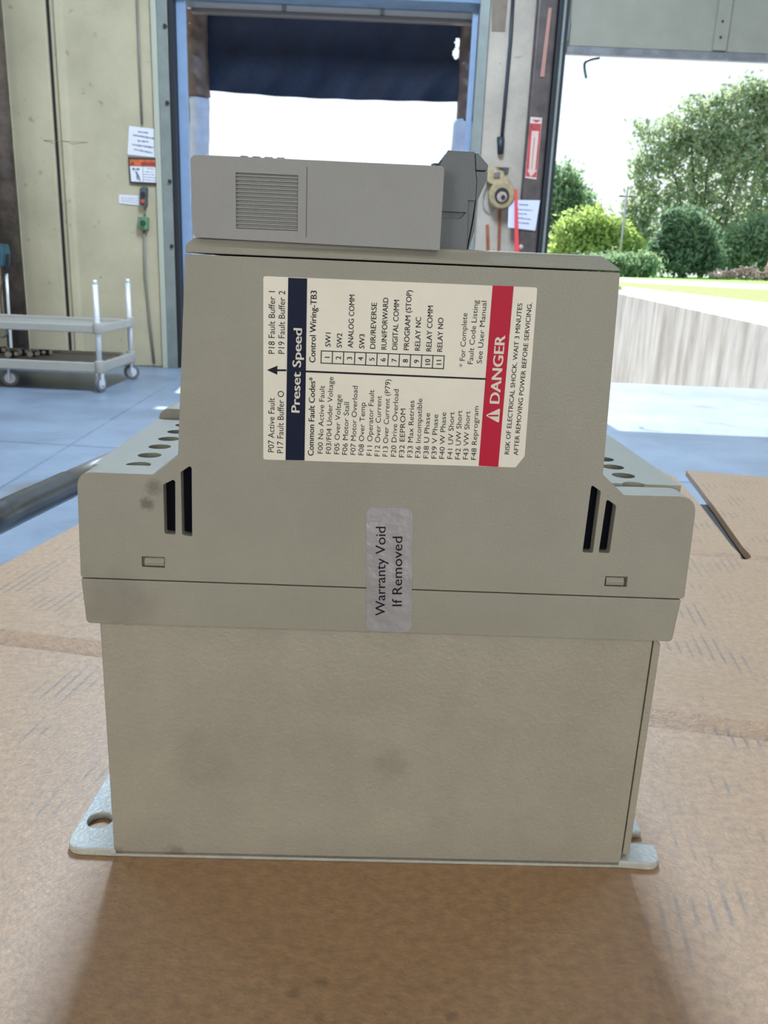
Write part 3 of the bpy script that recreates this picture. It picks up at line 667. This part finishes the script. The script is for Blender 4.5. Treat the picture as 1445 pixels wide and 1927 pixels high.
# ---- pier between the doors
YP = WY-.002
cable = M('cable_dark', (.02, .025, .035), .5)
o = vline('hanging_cable', [(966, -20), (960, 80), (951, 180), (944, 262)], .018, cable, YP-.03, 'dark cable hanging down the pier between the doors, with a plug end', 'cable')
pt = [Wl(942, 258, YP-.03), Wl(941.5, 290, YP-.03)]
cobj('plug', pt[0], pt[1], .04, cable, o, r1=.03, n=14)
tp = quadf('tape_patch', [(926, -5), (956, -5), (950, 60), (925, 59)], YP, .003, M('brown_board', (.20, .15, .11), .7, var=.2, vscale=8))
tag(tp, 'brown board patch at the top of the pier between the doors', 'patch')
yel = M('roller_tan', (.36, .27, .14), .55, var=.25, vscale=18); 
rl = empty('bumper_roller', tuple(Wl(943, 367, YP-.10)), 'tan roller wheel on a rusty bracket, mounted on the pier beside the dock door', 'roller')
rc_ = Wl(943, 367, YP-.10); rr = 23/FPX*9.25
bm = bmesh.new(); cyl(bm, (0, -.06, 0), (0, .06, 0), rr, n=40); done('wheel', bm, yel, rl, bevel=.02, seg=3)
bm = bmesh.new(); cyl(bm, (0, -.075, -.01), (0, -.055, -.01), rr*.55, n=28); done('hub_recess', bm, black_m, rl)
bm = bmesh.new(); cyl(bm, (0, -.09, -.025), (0, -.07, -.025), rr*.38, n=24); done('hub', bm, M('hub_tan', (.40, .30, .25), .6, var=.2, vscale=30), rl, bevel=.006)
bm = bmesh.new(); cyl(bm, (.01, -.105, -.03), (.01, -.085, -.03), rr*.16, n=16); done('axle', bm, black_m, rl)
def rp(px, py): q = Wl(px, py, YP-.10); return (q[0]-rc_[0], q[2]-rc_[2])
pobj('bracket', [rp(917, 318), rp(950, 318), rp(953, 330), rp(958, 345), rp(930, 350), rp(916, 342)], 1, -.03, .095, M('bracket_tan', (.42, .31, .17), .6, var=.3, vscale=12), rl, bevel=.008)
pobj('bracket_lip', [rp(930, 315), rp(957, 316), rp(955, 329), rp(947, 328), rp(948, 320)], 1, -.05, -.02, M('bracket_dark', (.06, .055, .06), .6), rl, bevel=.004)
pobj('bracket_bolt', [rp(929, 326), rp(940, 325), rp(939, 335), rp(928, 335)], 1, -.05, -.03, M('bolt_grey', (.14, .13, .14), .5), rl, bevel=.004)
o = tobj('wire_loop', bezier([Wl(x, y, YP-.02) for x, y in ((916, 346), (909, 372), (911, 392), (920, 399), (930, 394), (936, 385))], 6), .007, M('grey_wire', (.30, .30, .28), .5)); tag(o, 'grey wire loop hanging behind the tan roller wheel', 'wire')
for pts, lb in (([(914, 423), (919, 423), (921, 476), (915, 476)], 'short rust-brown steel bar on the pier, left of the one below the roller wheel'), ([(937.5, 392), (942.5, 392), (940, 476), (935.5, 476)], 'rust-brown steel bar on the pier directly below the roller wheel')):
    o = quadf('rusty_bar', pts, YP, .03, rust, bevel=.004); tag(o, lb, 'bar', None)
redp = M('red_strap', (.75, .06, .07), .45)
o = quadf('red_strap', [(968, 356), (973, 356), (974.5, 410), (977, 478), (968, 478), (968, 410)], WY-.150, .012, redp, bevel=.004); tag(o, 'bright red strap hanging in front of the paper notice on the pier', 'strap')
# dark pipe / guard beside the right door, with arrow sign
pipe_m = M('guard_brown', (.085, .065, .06), .45, .1, var=.35, vscale=6)
# straight vertical guard: centre line fitted on the wall
gx = float(Wl(1004, 350, WY-.1)[0])
gp = box('wall_front_guard', (gx-.12, gx+.09, WY-.12, WY, 0, 5.0), pipe_m, bevel=.03, seg=3); tag(gp, kind='structure'); gp.name = 'trim_1'
YG = WY-.123
o = quadf('orange_strip', [(1032, 15), (1038, 15), (1024, 145), (1016, 145)], YG, .008, M('peach', (.38, .19, .14), .6), bevel=.002); tag(o, 'faded peach strip on the dark guard beside the right door, above the arrow sign', 'strip')
sg = quadf('arrow_sign', [(998, 220), (1020, 222), (1009, 338), (988, 335)], YG, .006, M('sign_cream', (.60, .48, .42), .5)); tag(sg, 'red sign with a pale arrow pointing down, on the dark guard beside the right door', 'sign')
redm = M('sign_red', (.52, .05, .045), .5, var=.3, vscale=10)
quadf('red_field', [(997, 232), (1018.5, 233), (1009, 334), (989, 332)], YG-.0065, .001, redm, sg)
quadf('arrow', [(1000.5, 246), (1014, 247), (1007, 320), (1010, 321), (998.5, 333), (992, 319), (995, 319)], YG-.0078, .001, M('arrow_pale', (.62, .44, .38), .5), sg)
quadf('top_red_mark', [(1001, 225), (1018, 226), (1009, 231)], YG-.0078, .001, redm, sg)
quadf('word_block', [(998, 233), (1014, 234), (1012, 243), (998, 242)], YG-.0078, .001, M('word_red', (.40, .05, .05), .5, var=.4, vscale=40), sg)
quadf('arrow_slit', [(1005, 258), (1006.3, 258), (1000.8, 318), (999.7, 318)], YG-.0090, .001, M('slit', (.25, .12, .1), .5), sg)
nz2 = quadf('paper_notice', [(957, 376), (1016, 377), (1007, 434), (955.5, 428)], YG-.012, .003, M('paper_lilac', (.62, .62, .78), .6))
tag(nz2, 'white paper notice with printed lines, partly behind the red strap', 'notice')
scribble(nz2, [(977, 385, 994, 386), (974, 394, 1002, 396), (975, 402, 991, 403), (974, 410, 999, 413), (975, 419, 996, 421)], YG-.0165, print_ink, .014)
fl = empty('small_valve', tuple(Wl(980, 465, YP-.12)), 'small pink and brown fitting low on the pier, right of the red strap', 'fitting')
bm = bmesh.new(); bmesh.ops.create_icosphere(bm, subdivisions=2, radius=.028); done('cap', bm, M('pinkish', (.55, .38, .36), .5), fl, smooth=True)
cobj('stem', (0, 0, -.02), (.005, .10, -.10), .02, M('fitting_brown', (.16, .09, .07), .5), fl, n=12)

# ---- right overhead door
jx = XP1
d2 = empty('door_2', (jx, WY, 0), None, None); tag(d2, kind='structure')
box('jamb', (-.10, .005, -.09, .30, 0, 4.3), black_m, d2, bevel=.004)
box('track', (-.055, -.030, -.115, -.092, 0, 4.3), steel_grey, d2, bevel=.004)
DYr = WY-.02
pz = wz(1250, 97, DYr)
panel_m = M('overhead_door_paint', (.29, .275, .215), .6, var=.08, vscale=3, bump=.1, bscale=60)
zr1, zr0 = wz(1250, 94, DYr), wz(1250, 109, DYr)
pl_x0 = wx(1062, 80, DYr)-jx; pr_x = XR1-jx
box('door_panel', (pl_x0, pr_x, -.02, .03, zr1+.003, 5.2), panel_m, d2, bevel=.004)
box('bottom_rail', (pl_x0-.02, pr_x, -.03, .04, zr0, zr1), M('rail_weathered', (.22, .22, .23), .5, .3, var=.3, vscale=8), d2, bevel=.006)
sx0 = wx(1360, 50, DYr)-jx
st_ = box('stile', (sx0-.075, sx0+.06, -.045, -.021, zr1+.01, 5.2), panel_m, d2, bevel=.004)
for py in (40, 70):
    q = Wl(1360-(py-40)*.13, py, DYr-.03); cobj('rivet', (q[0]-jx, -.047, q[2]), (q[0]-jx, -.052, q[2]), .012, black_m, st_, n=10)
q0 = Wl(1060, 45, DYr); box('end_stile', (pl_x0-.06, pl_x0+.02, -.055, -.021, zr0+.05, 5.2), M('end_stile', (.40, .38, .33), .6), d2, bevel=.004)
box('hinge', (pl_x0-.07, pl_x0+.03, -.075, -.056, zr0+.10, zr0+.32), M('hinge_grey', (.18, .20, .22), .5, .4), d2, bevel=.006)
o = tobj('hanging_wire', bezier([Wl(x, y, WY+.1) for x, y in ((1128, 109), (1112, 112), (1101, 118), (1100, 130), (1103, 147))], 6), .012, M('wire_dark', (.02, .07, .08), .5)); tag(o, 'short dark wire hanging from the bottom rail of the right door', 'wire')
# ================================================================== SHELF CART
cart_m = M('cart_plastic', (.36, .34, .30), .5, var=.06, vscale=6); post_m = M('cart_post', (.72, .74, .76), .3, .3)
tyre = M('tyre', (.13, .13, .14), .6); hubm = M('wheel_hub', (.55, .57, .60), .4)
n0 = G(190, 738, 0); f0 = G(229, 713, 0)
CW = .78; ang = math.atan2(f0[1]-n0[1], f0[0]-n0[0])-math.pi/2
cart = empty('shelf_cart', (n0[0], n0[1], 0), 'grey two-shelf utility cart with tall corner posts, standing before the cream wall', 'cart', rz=0)
yf = f0[1]-n0[1]; Yn = n0[1]
def cz(px, py, Y): return float(Wl(px, py, Y)[2])
def cxl_(px, py, Y): return float(Wl(px, py, Y)[0])-n0[0]
zu1, zu0 = cz(184, 612, Yn), cz(184, 625, Yn); zl1, zl0 = cz(188, 683, Yn), cz(188, 699, Yn)
xr = cxl_(188, 660, Yn)
LEN = 1.75
for (za, zb) in ((zu0, zu1), (zl0, zl1)):
    s = box('shelf', (-LEN, xr, 0, yf, za, zb-.03), cart_m, cart, bevel=.01)
    for a in ((-LEN, xr, -.02, .025, za-.01, zb), (-LEN, xr, yf-.025, yf+.02, za-.01, zb)): box('shelf_edge', a, cart_m, s, bevel=.008)
    for a in ((xr-.03, xr+.02, -.01, yf+.01, za-.01, zb+.002), (-LEN-.02, -LEN+.03, -.01, yf+.01, za-.01, zb+.002)): box('shelf_end', a, cart_m, s, bevel=.008)
ztn = cz(178, 529, Yn); 
for (x, y) in ((xr-.01, 0), (xr-.01, yf), (-LEN+.02, 0), (-LEN+.02, yf)):
    cobj('post', (x, y, .13), (x, y, ztn-.03), .023, post_m, cart, n=14); cobj('post_tip', (x, y, ztn-.03), (x, y, ztn+.01), .018, post_m, cart, n=14)
    for (za, zb) in ((zu0, zu1), (zl0, zl1)): cobj('collar', (x, y, za-.015), (x, y, zb+.02), .042, cart_m, cart, n=14, bevel=.006)
for (x, y, sx) in ((xr-.01, 0, .0), (xr-.01, yf, .9), (-LEN+.02, yf, .4), (-.86, 0.12, .2), (-LEN+.02, 0, .3)):
    R__ = .075; a = math.pi/2-sx if sx else math.pi/2*1.0
    if (x, y) == (xr-.01, 0): a = .25
    dx, dy = math.sin(a)*.02, math.cos(a)*.02
    axd = Vector((math.cos(a), -math.sin(a) if sx == .0 else -abs(math.cos(sx)), 0)).normalized() if sx == 0 else Vector((.35, -1, 0)).normalized()
    if sx == 0: axd = Vector((1, -.25, 0)).normalized()
    c = Vector((x, y, R__)); bm = bmesh.new(); cyl(bm, c-axd*.016, c+axd*.016, R__, n=28); wh = done('wheel', bm, tyre, cart, bevel=.006)
    bm = bmesh.new(); cyl(bm, c-axd*.019, c+axd*.019, R__*.62, n=22); done('wheel_hub', bm, hubm, wh)
    bm = bmesh.new()
    for s_ in (-1, 1):
        q = c+axd*.024*s_; e = Vector((axd.y, -axd.x, 0))
        bx(bm, q.x-.008, q.x+.008, q.y-.02, q.y+.02, R__-.01, zl0-.005)
    done('caster_fork', bm, post_m, wh)
# things on the lower shelf
cream_m = M('fitting_cream', (.55, .53, .48), .4); 
def fitting(px, py, lab, k, tilt):
    zt_ = zl1-.0295; p = G(px, py, zt_+.0)
    o = empty('pipe_fitting', (p[0], p[1], zt_), lab, 'fitting', 'fittings on the lower cart shelf')
    o.rotation_euler = (0, 0, tilt)
    r_ = .036*k
    cobj('body', (-.07*k, 0, r_), (.07*k, 0, r_), r_, black_m, o, n=18, bevel=.005)
    cobj('end_ring', (.065*k, 0, r_), (.10*k, 0, r_), r_*.98, cream_m, o, n=18, bevel=.004); cobj('end_ring', (-.10*k, 0, r_), (-.065*k, 0, r_), r_*.98, cream_m, o, n=18, bevel=.004)
    cobj('branch', (0, 0, r_), (0, -.06*k, r_*1.1), r_*.7, cream_m, o, n=14)
fitting(2, 664, 'leftmost black and cream pipe fitting on the lower cart shelf', .8, 1.2)
fitting(25, 672, 'black and cream pipe fitting, second from the left on the lower shelf', .8, 1.35)
fitting(45, 668, 'cream-ended pipe fitting lying between its neighbours on the lower shelf', .8, 1.35)
fitting(64, 671, 'dark pipe fitting with white ring, lying right of the other crosswise ones', .7, 1.4)
fitting(84, 668, 'rightmost white-ended pipe fitting on the lower shelf of the cart', .7, .2)
# teal sprayer head on a pole behind the cart
py_ = 8.75; pb = Wl(20, 640, py_)
ps = empty('pole_stand', (float(pb[0]), py_, 0), 'dark teal box on a thin metal pole with a looping cable, behind the cart', 'stand')
def q_(px, py): v = Wl(px, py, py_); return (v[0]-pb[0], 0, v[2])
cobj('foot', (q_(22, 690)[0], 0, .0), (q_(22, 690)[0], 0, .03), .16, rail_m, ps, n=24)
tobj('pole', [(q_(22, 690)[0], 0, .02), q_(21, 655), q_(16, 580), q_(12, 512)], .016, post_m, ps)
pobj('teal_housing', [(q_(*p)[0], q_(*p)[2]) for p in ((-22, 458), (10, 459), (14, 478), (12, 503), (0, 500), (-22, 499))], 1, -.09, .09, M('teal', (.03, .10, .14), .45, var=.4, vscale=9), ps, bevel=.015)
pobj('black_grip', [(q_(*p)[0], q_(*p)[2]) for p in ((8, 478), (15, 478), (15, 515), (10, 515))], 1, -.03, .03, black_m, ps, bevel=.006)
tobj('cable', bezier([q_(11, 515), q_(4, 535), q_(1, 560), q_(4, 588), q_(9, 600)], 6), .008, M('cable_brown', (.08, .06, .05), .5), ps)
tobj('cable', bezier([q_(-6, 625), q_(4, 634), q_(12, 630), q_(16, 622)], 6), .012, M('cable_grey', (.12, .11, .10), .5), ps)

# ================================================================== OUTSIDE
white_conc = M('apron_concrete', (.62, .60, .56), .85, var=.10, vscale=.8, bump=.2, bscale=3)
wall_conc = M('retaining_concrete', (.60, .58, .56), .9, var=.30, vscale=3.0, bump=.4, bscale=6, stretch=(1.0, 1.0, .16), col2=(.34, .31, .28), detail=10)
grass_m = M('grass', (.20, .42, .06), .9, var=.35, vscale=2.5); road_m = M('road', (.55, .52, .50), .9, var=.06, vscale=.3)
tag(box('pit_ground', (-60, 60, WY+.35, 24, -1.3, -1.2), white_conc), 'pale concrete truck pit floor outside the dock doors', 'ground')['kind'] = 'structure'
def strip3(name, near, farr, mat, thick=.25, label=None, cat=None, ext=(3.0, 1.5)):
    (a, b), (c, d) = near, farr
    def E(p, q): p, q = np.array(p), np.array(q); return p-(q-p)*ext[0], q+(q-p)*ext[1]
    a, b = E(a, b); c, d = E(c, d)
    bm = bmesh.new(); v = [bm.verts.new(tuple(x)) for x in (a, b, d, c)]; u = [bm.verts.new((x[0], x[1], x[2]-thick)) for x in (a, b, d, c)]
    bm.faces.new(v); bm.faces.new(u[::-1])
    for i in range(4): bm.faces.new((v[i], u[i], u[(i+1) % 4], v[(i+1) % 4]))
    o = done(name, bm, mat); o['kind'] = 'structure'; return o
w0, w1 = Wl(1165, 553, 19.0), Wl(1445, 614, 12.3)
g0_, g1_ = Wl(1170, 539, 60), Wl(1445, 570, 35)
g2_, g3_ = Wl(1180, 531, 76), Wl(1445, 545, 52)
g4_, g5_ = Wl(1183, 523.5, 88), Wl(1445, 536, 70)
g6_, g7_ = Wl(1183, 517, 150), Wl(1445, 524, 140)
strip3('apron', (w0+np.array((.15, .3, 0)), w1+np.array((.15, .3, 0))), (g0_, g1_), white_conc, thick=.05, ext=(.0, .8))
strip3('grass_verge', (g0_, g1_), (g2_, g3_), grass_m, ext=(.4, .4)); strip3('road', (g2_, g3_), (g4_, g5_), road_m, ext=(.4, .4)); strip3('grass_field', (g4_, g5_), (g6_, g7_), grass_m, ext=(.4, .4))
e = w1-w0; wa, wb = w0-e*.05, w1+e*.8
bm = bmesh.new(); nrm = np.array((e[1], -e[0], 0))/np.hypot(e[0], e[1])*-.3
vs = []
for p in (wa, wb):
    for off in (0, 1):
        for zz in (p[2], -1.25): q = p+nrm*off; vs.append(bm.verts.new((q[0], q[1], zz)))
for f in ((0, 1, 5, 4), (2, 6, 7, 3), (0, 4, 6, 2), (0, 2, 3, 1), (4, 5, 7, 6), (1, 3, 7, 5)): bm.faces.new([vs[i] for i in f])
tag(done('retaining_wall', bm, wall_conc), 'streaky pale concrete retaining wall outside the right door', 'wall')['kind'] = 'structure'

# trees
bark = M('bark', (.10, .08, .07), .9)
def leafm(nm, a, b): return M(nm, a, .7, col2=b, vscale=1.4, trans=.55, detail=3)
leaf_pine = leafm('leaves_pine', (.50, .55, .30), (.24, .36, .24)); leaf_dark = leafm('leaves_dark', (.25, .36, .20), (.12, .22, .14))
leaf_lime = leafm('leaves_lime', (.54, .66, .16), (.33, .46, .18)); leaf_mid = leafm('leaves_mid', (.38, .48, .24), (.18, .32, .20))
def leaves(name, blobs, n, size, mat, parent):
    """blobs: (x, y, z, rx, ry, rz); n leaf quads over them, in small tufts"""
    wts = np.array([b[3]*b[5] for b in blobs]); wts = wts/wts.sum(); V = []; nb = len(blobs)
    idx = RNG.choice(nb, n//8, p=wts)
    bl = np.array(blobs)[idx]
    d = RNG.normal(size=(len(idx), 3)); d /= np.linalg.norm(d, axis=1)[:, None]
    rad = RNG.uniform(.15, 1.0, size=(len(idx), 1))**.5
    cen = bl[:, :3]+d*bl[:, 3:]*rad
    cen = np.repeat(cen, 8, axis=0)+RNG.normal(size=(len(idx)*8, 3))*size*1.25
    m_ = len(cen); a = RNG.normal(size=(m_, 3)); a /= np.linalg.norm(a, axis=1)[:, None]; c = RNG.normal(size=(m_, 3)); b = np.cross(a, c); b /= np.linalg.norm(b, axis=1)[:, None]
    s = size*RNG.uniform(.6, 1.3, size=(m_, 1))
    vv = np.stack([cen-a*s, cen-b*s*.45, cen+a*s, cen+b*s*.45], axis=1).reshape(-1, 3)
    me = bpy.data.meshes.new(name); me.vertices.add(len(vv)); me.vertices.foreach_set('co', vv.astype(np.float32).ravel())
    me.loops.add(m_*4); me.loops.foreach_set('vertex_index', np.arange(m_*4, dtype=np.int32)); me.polygons.add(m_)
    me.polygons.foreach_set('loop_start', np.arange(0, m_*4, 4, dtype=np.int32)); me.update(calc_edges=True); me.validate()
    return link(name, me, mat, parent)
def tree(px, py, Y, blobs_px, n, size, mat, label, name='tree', trunks=((0, 0),), tr=.3, cat='tree', clip_y=None):
    p = Wl(px, py, Y); root = empty(name, tuple(p), label, cat)
    bl = []
    for (bxp, byp, rx, rz) in blobs_px:
        q = Wl(bxp, byp, Y); k = Y/FPX*1.02
        bl.append((q[0]-p[0], RNG.uniform(-.2, .2)*rx*k, q[2]-p[2], rx*k, rx*k*.6, rz*k))
    fo = leaves('foliage', bl, n, size, mat, root); fo['kind'] = 'stuff'
    if trunks:
        bm = bmesh.new()
        for (tx, ty) in trunks:
            q = Wl(tx, ty, Y) if tx else Wl(px, py-60, Y)
            e = Vector((q[0]-p[0], 0, q[2]-p[2])); mid = e*.5+Vector((random.uniform(-.3, .3), random.uniform(-.4, .4), 0))
            pts = [Vector((0, 0, -.3)), mid, e]
            for (u, v, ra_, rb_) in ((pts[0], pts[1], tr, tr*.6), (pts[1], pts[2], tr*.6, tr*.25)): cyl(bm, u, v, ra_, rb_, 8)
            for k in range(7):
                t = random.uniform(.35, 1); s0 = e*t; an = random.uniform(-1, 1)
                cyl(bm, s0, s0+Vector((an*3.0, random.uniform(-2, 2), random.uniform(.8, 3))), tr*.25, tr*.08, 6)
        done('trunk', bm, bark, root, smooth=True)
    return root
big = [(1395, 215, 55, 55), (1320, 235, 50, 50), (1260, 270, 38, 45), (1215, 320, 26, 30), (1205, 250, 14, 18), (1300, 300, 60, 45), (1375, 290, 55, 50), (1440, 240, 50, 70), (1225, 375, 35, 30), (1190, 400, 20, 22),
       (1290, 380, 45, 35), (1365, 370, 45, 35), (1440, 370, 45, 50), (1470, 180, 40, 45), (1415, 430, 40, 28), (1350, 420, 40, 25), (1205, 440, 28, 30), (1500, 300, 60, 90), (1415, 170, 22, 22), (1225, 450, 30, 35), (1250, 480, 30, 30), (1400, 480, 45, 30), (1340, 470, 40, 30)]
tree(1318, 519, 122, big, 18000, .46, leaf_pine, 'tall open grey-green tree filling the view through the right door', trunks=((1300, 260), (1340, 240), (1270, 330), (1390, 290), (1440, 250)), tr=.32)
tree(1285, 519, 104, [(1290, 425, 30, 34), (1268, 455, 28, 30), (1318, 450, 26, 30), (1285, 490, 52, 24), (1335, 485, 28, 26), (1240, 470, 16, 26), (1255, 415, 16, 16)], 7500, .34, leaf_dark, 'dense dark green bushy tree low in front of the tall one', name='bushy_tree', trunks=((1285, 450),), tr=.2)
tree(1410, 520, 112, [(1385, 470, 30, 35), (1430, 450, 35, 40), (1455, 480, 30, 30)], 4500, .36, leaf_mid, 'mid green undergrowth tree at the right edge behind the brush pile', name='bushy_tree', trunks=((1410, 460),), tr=.2)
tree(1060, 510, 136, [(1055, 350, 38, 38), (1085, 385, 35, 35), (1035, 400, 35, 45), (1060, 440, 50, 45), (1100, 440, 30, 40)], 6000, .5, leaf_mid, 'grey-green rounded tree just right of the door jamb', trunks=((1058, 380),), tr=.3)
tree(1120, 515, 115, [(1110, 420, 45, 25), (1080, 445, 40, 30), (1150, 445, 30, 35), (1120, 475, 60, 30), (1190, 470, 25, 30), (1060, 480, 40, 25)], 7000, .40, leaf_lime, 'bright lime green bush between the two grey-green trees', name='lime_bush', trunks=((1120, 460),), tr=.2, cat='bush')
tree(1160, 518, 98, [(1165, 500, 45, 18), (1120, 505, 50, 18), (1210, 500, 30, 20)], 4000, .32, leaf_mid, 'low green shrubs at the foot of the lime green bush', name='low_shrub', trunks=(), cat='bush')
up = Wl(1162, 516, 103); pole = empty('utility_pole', tuple(up), 'pale thin utility pole standing before the lime green bush', 'pole')
t1 = Wl(1172, 350, 103); cobj('shaft', (0, 0, -.2), (0, 0, t1[2]-up[2]), .13, M('pole_pale', (.42, .40, .40), .8), pole, n=10)
box('cross_arm', (-.9, .9, -.06, .06, t1[2]-up[2]-1.2, t1[2]-up[2]-1.05), bark, pole)
# brush pile
bp_ = Wl(1392, 524, 97); br_ = empty('brush_pile', tuple(bp_), 'pile of pinkish brown branches at the tree line, right of the dark bushy tree', 'brush pile')
bmx = bmesh.new()
for i in range(260):
    px = random.uniform(-3.2, 4.2); hgt = max(.1, 1.3*(1-abs(px-.5)/4.6)*random.random()); a = random.uniform(0, math.pi); tl_ = random.uniform(-.5, .9); L = random.uniform(.4, 1.4)
    c = Vector((px, random.uniform(-1, 1), hgt)); d_ = Vector((math.cos(a), math.sin(a)*.6, tl_)).normalized()*L/2; cyl(bmx, c-d_, c+d_, random.uniform(.03, .10), n=6)
o = done('branches', bmx, M('brush', (.42, .30, .28), .9, var=.4, vscale=.8), br_); o['kind'] = 'stuff'
lg = cobj('leaning_log', (2.6, 0, 0), (3.2, 0, 2.2), .22, M('log_red', (.45, .27, .24), .9), br_, n=10)
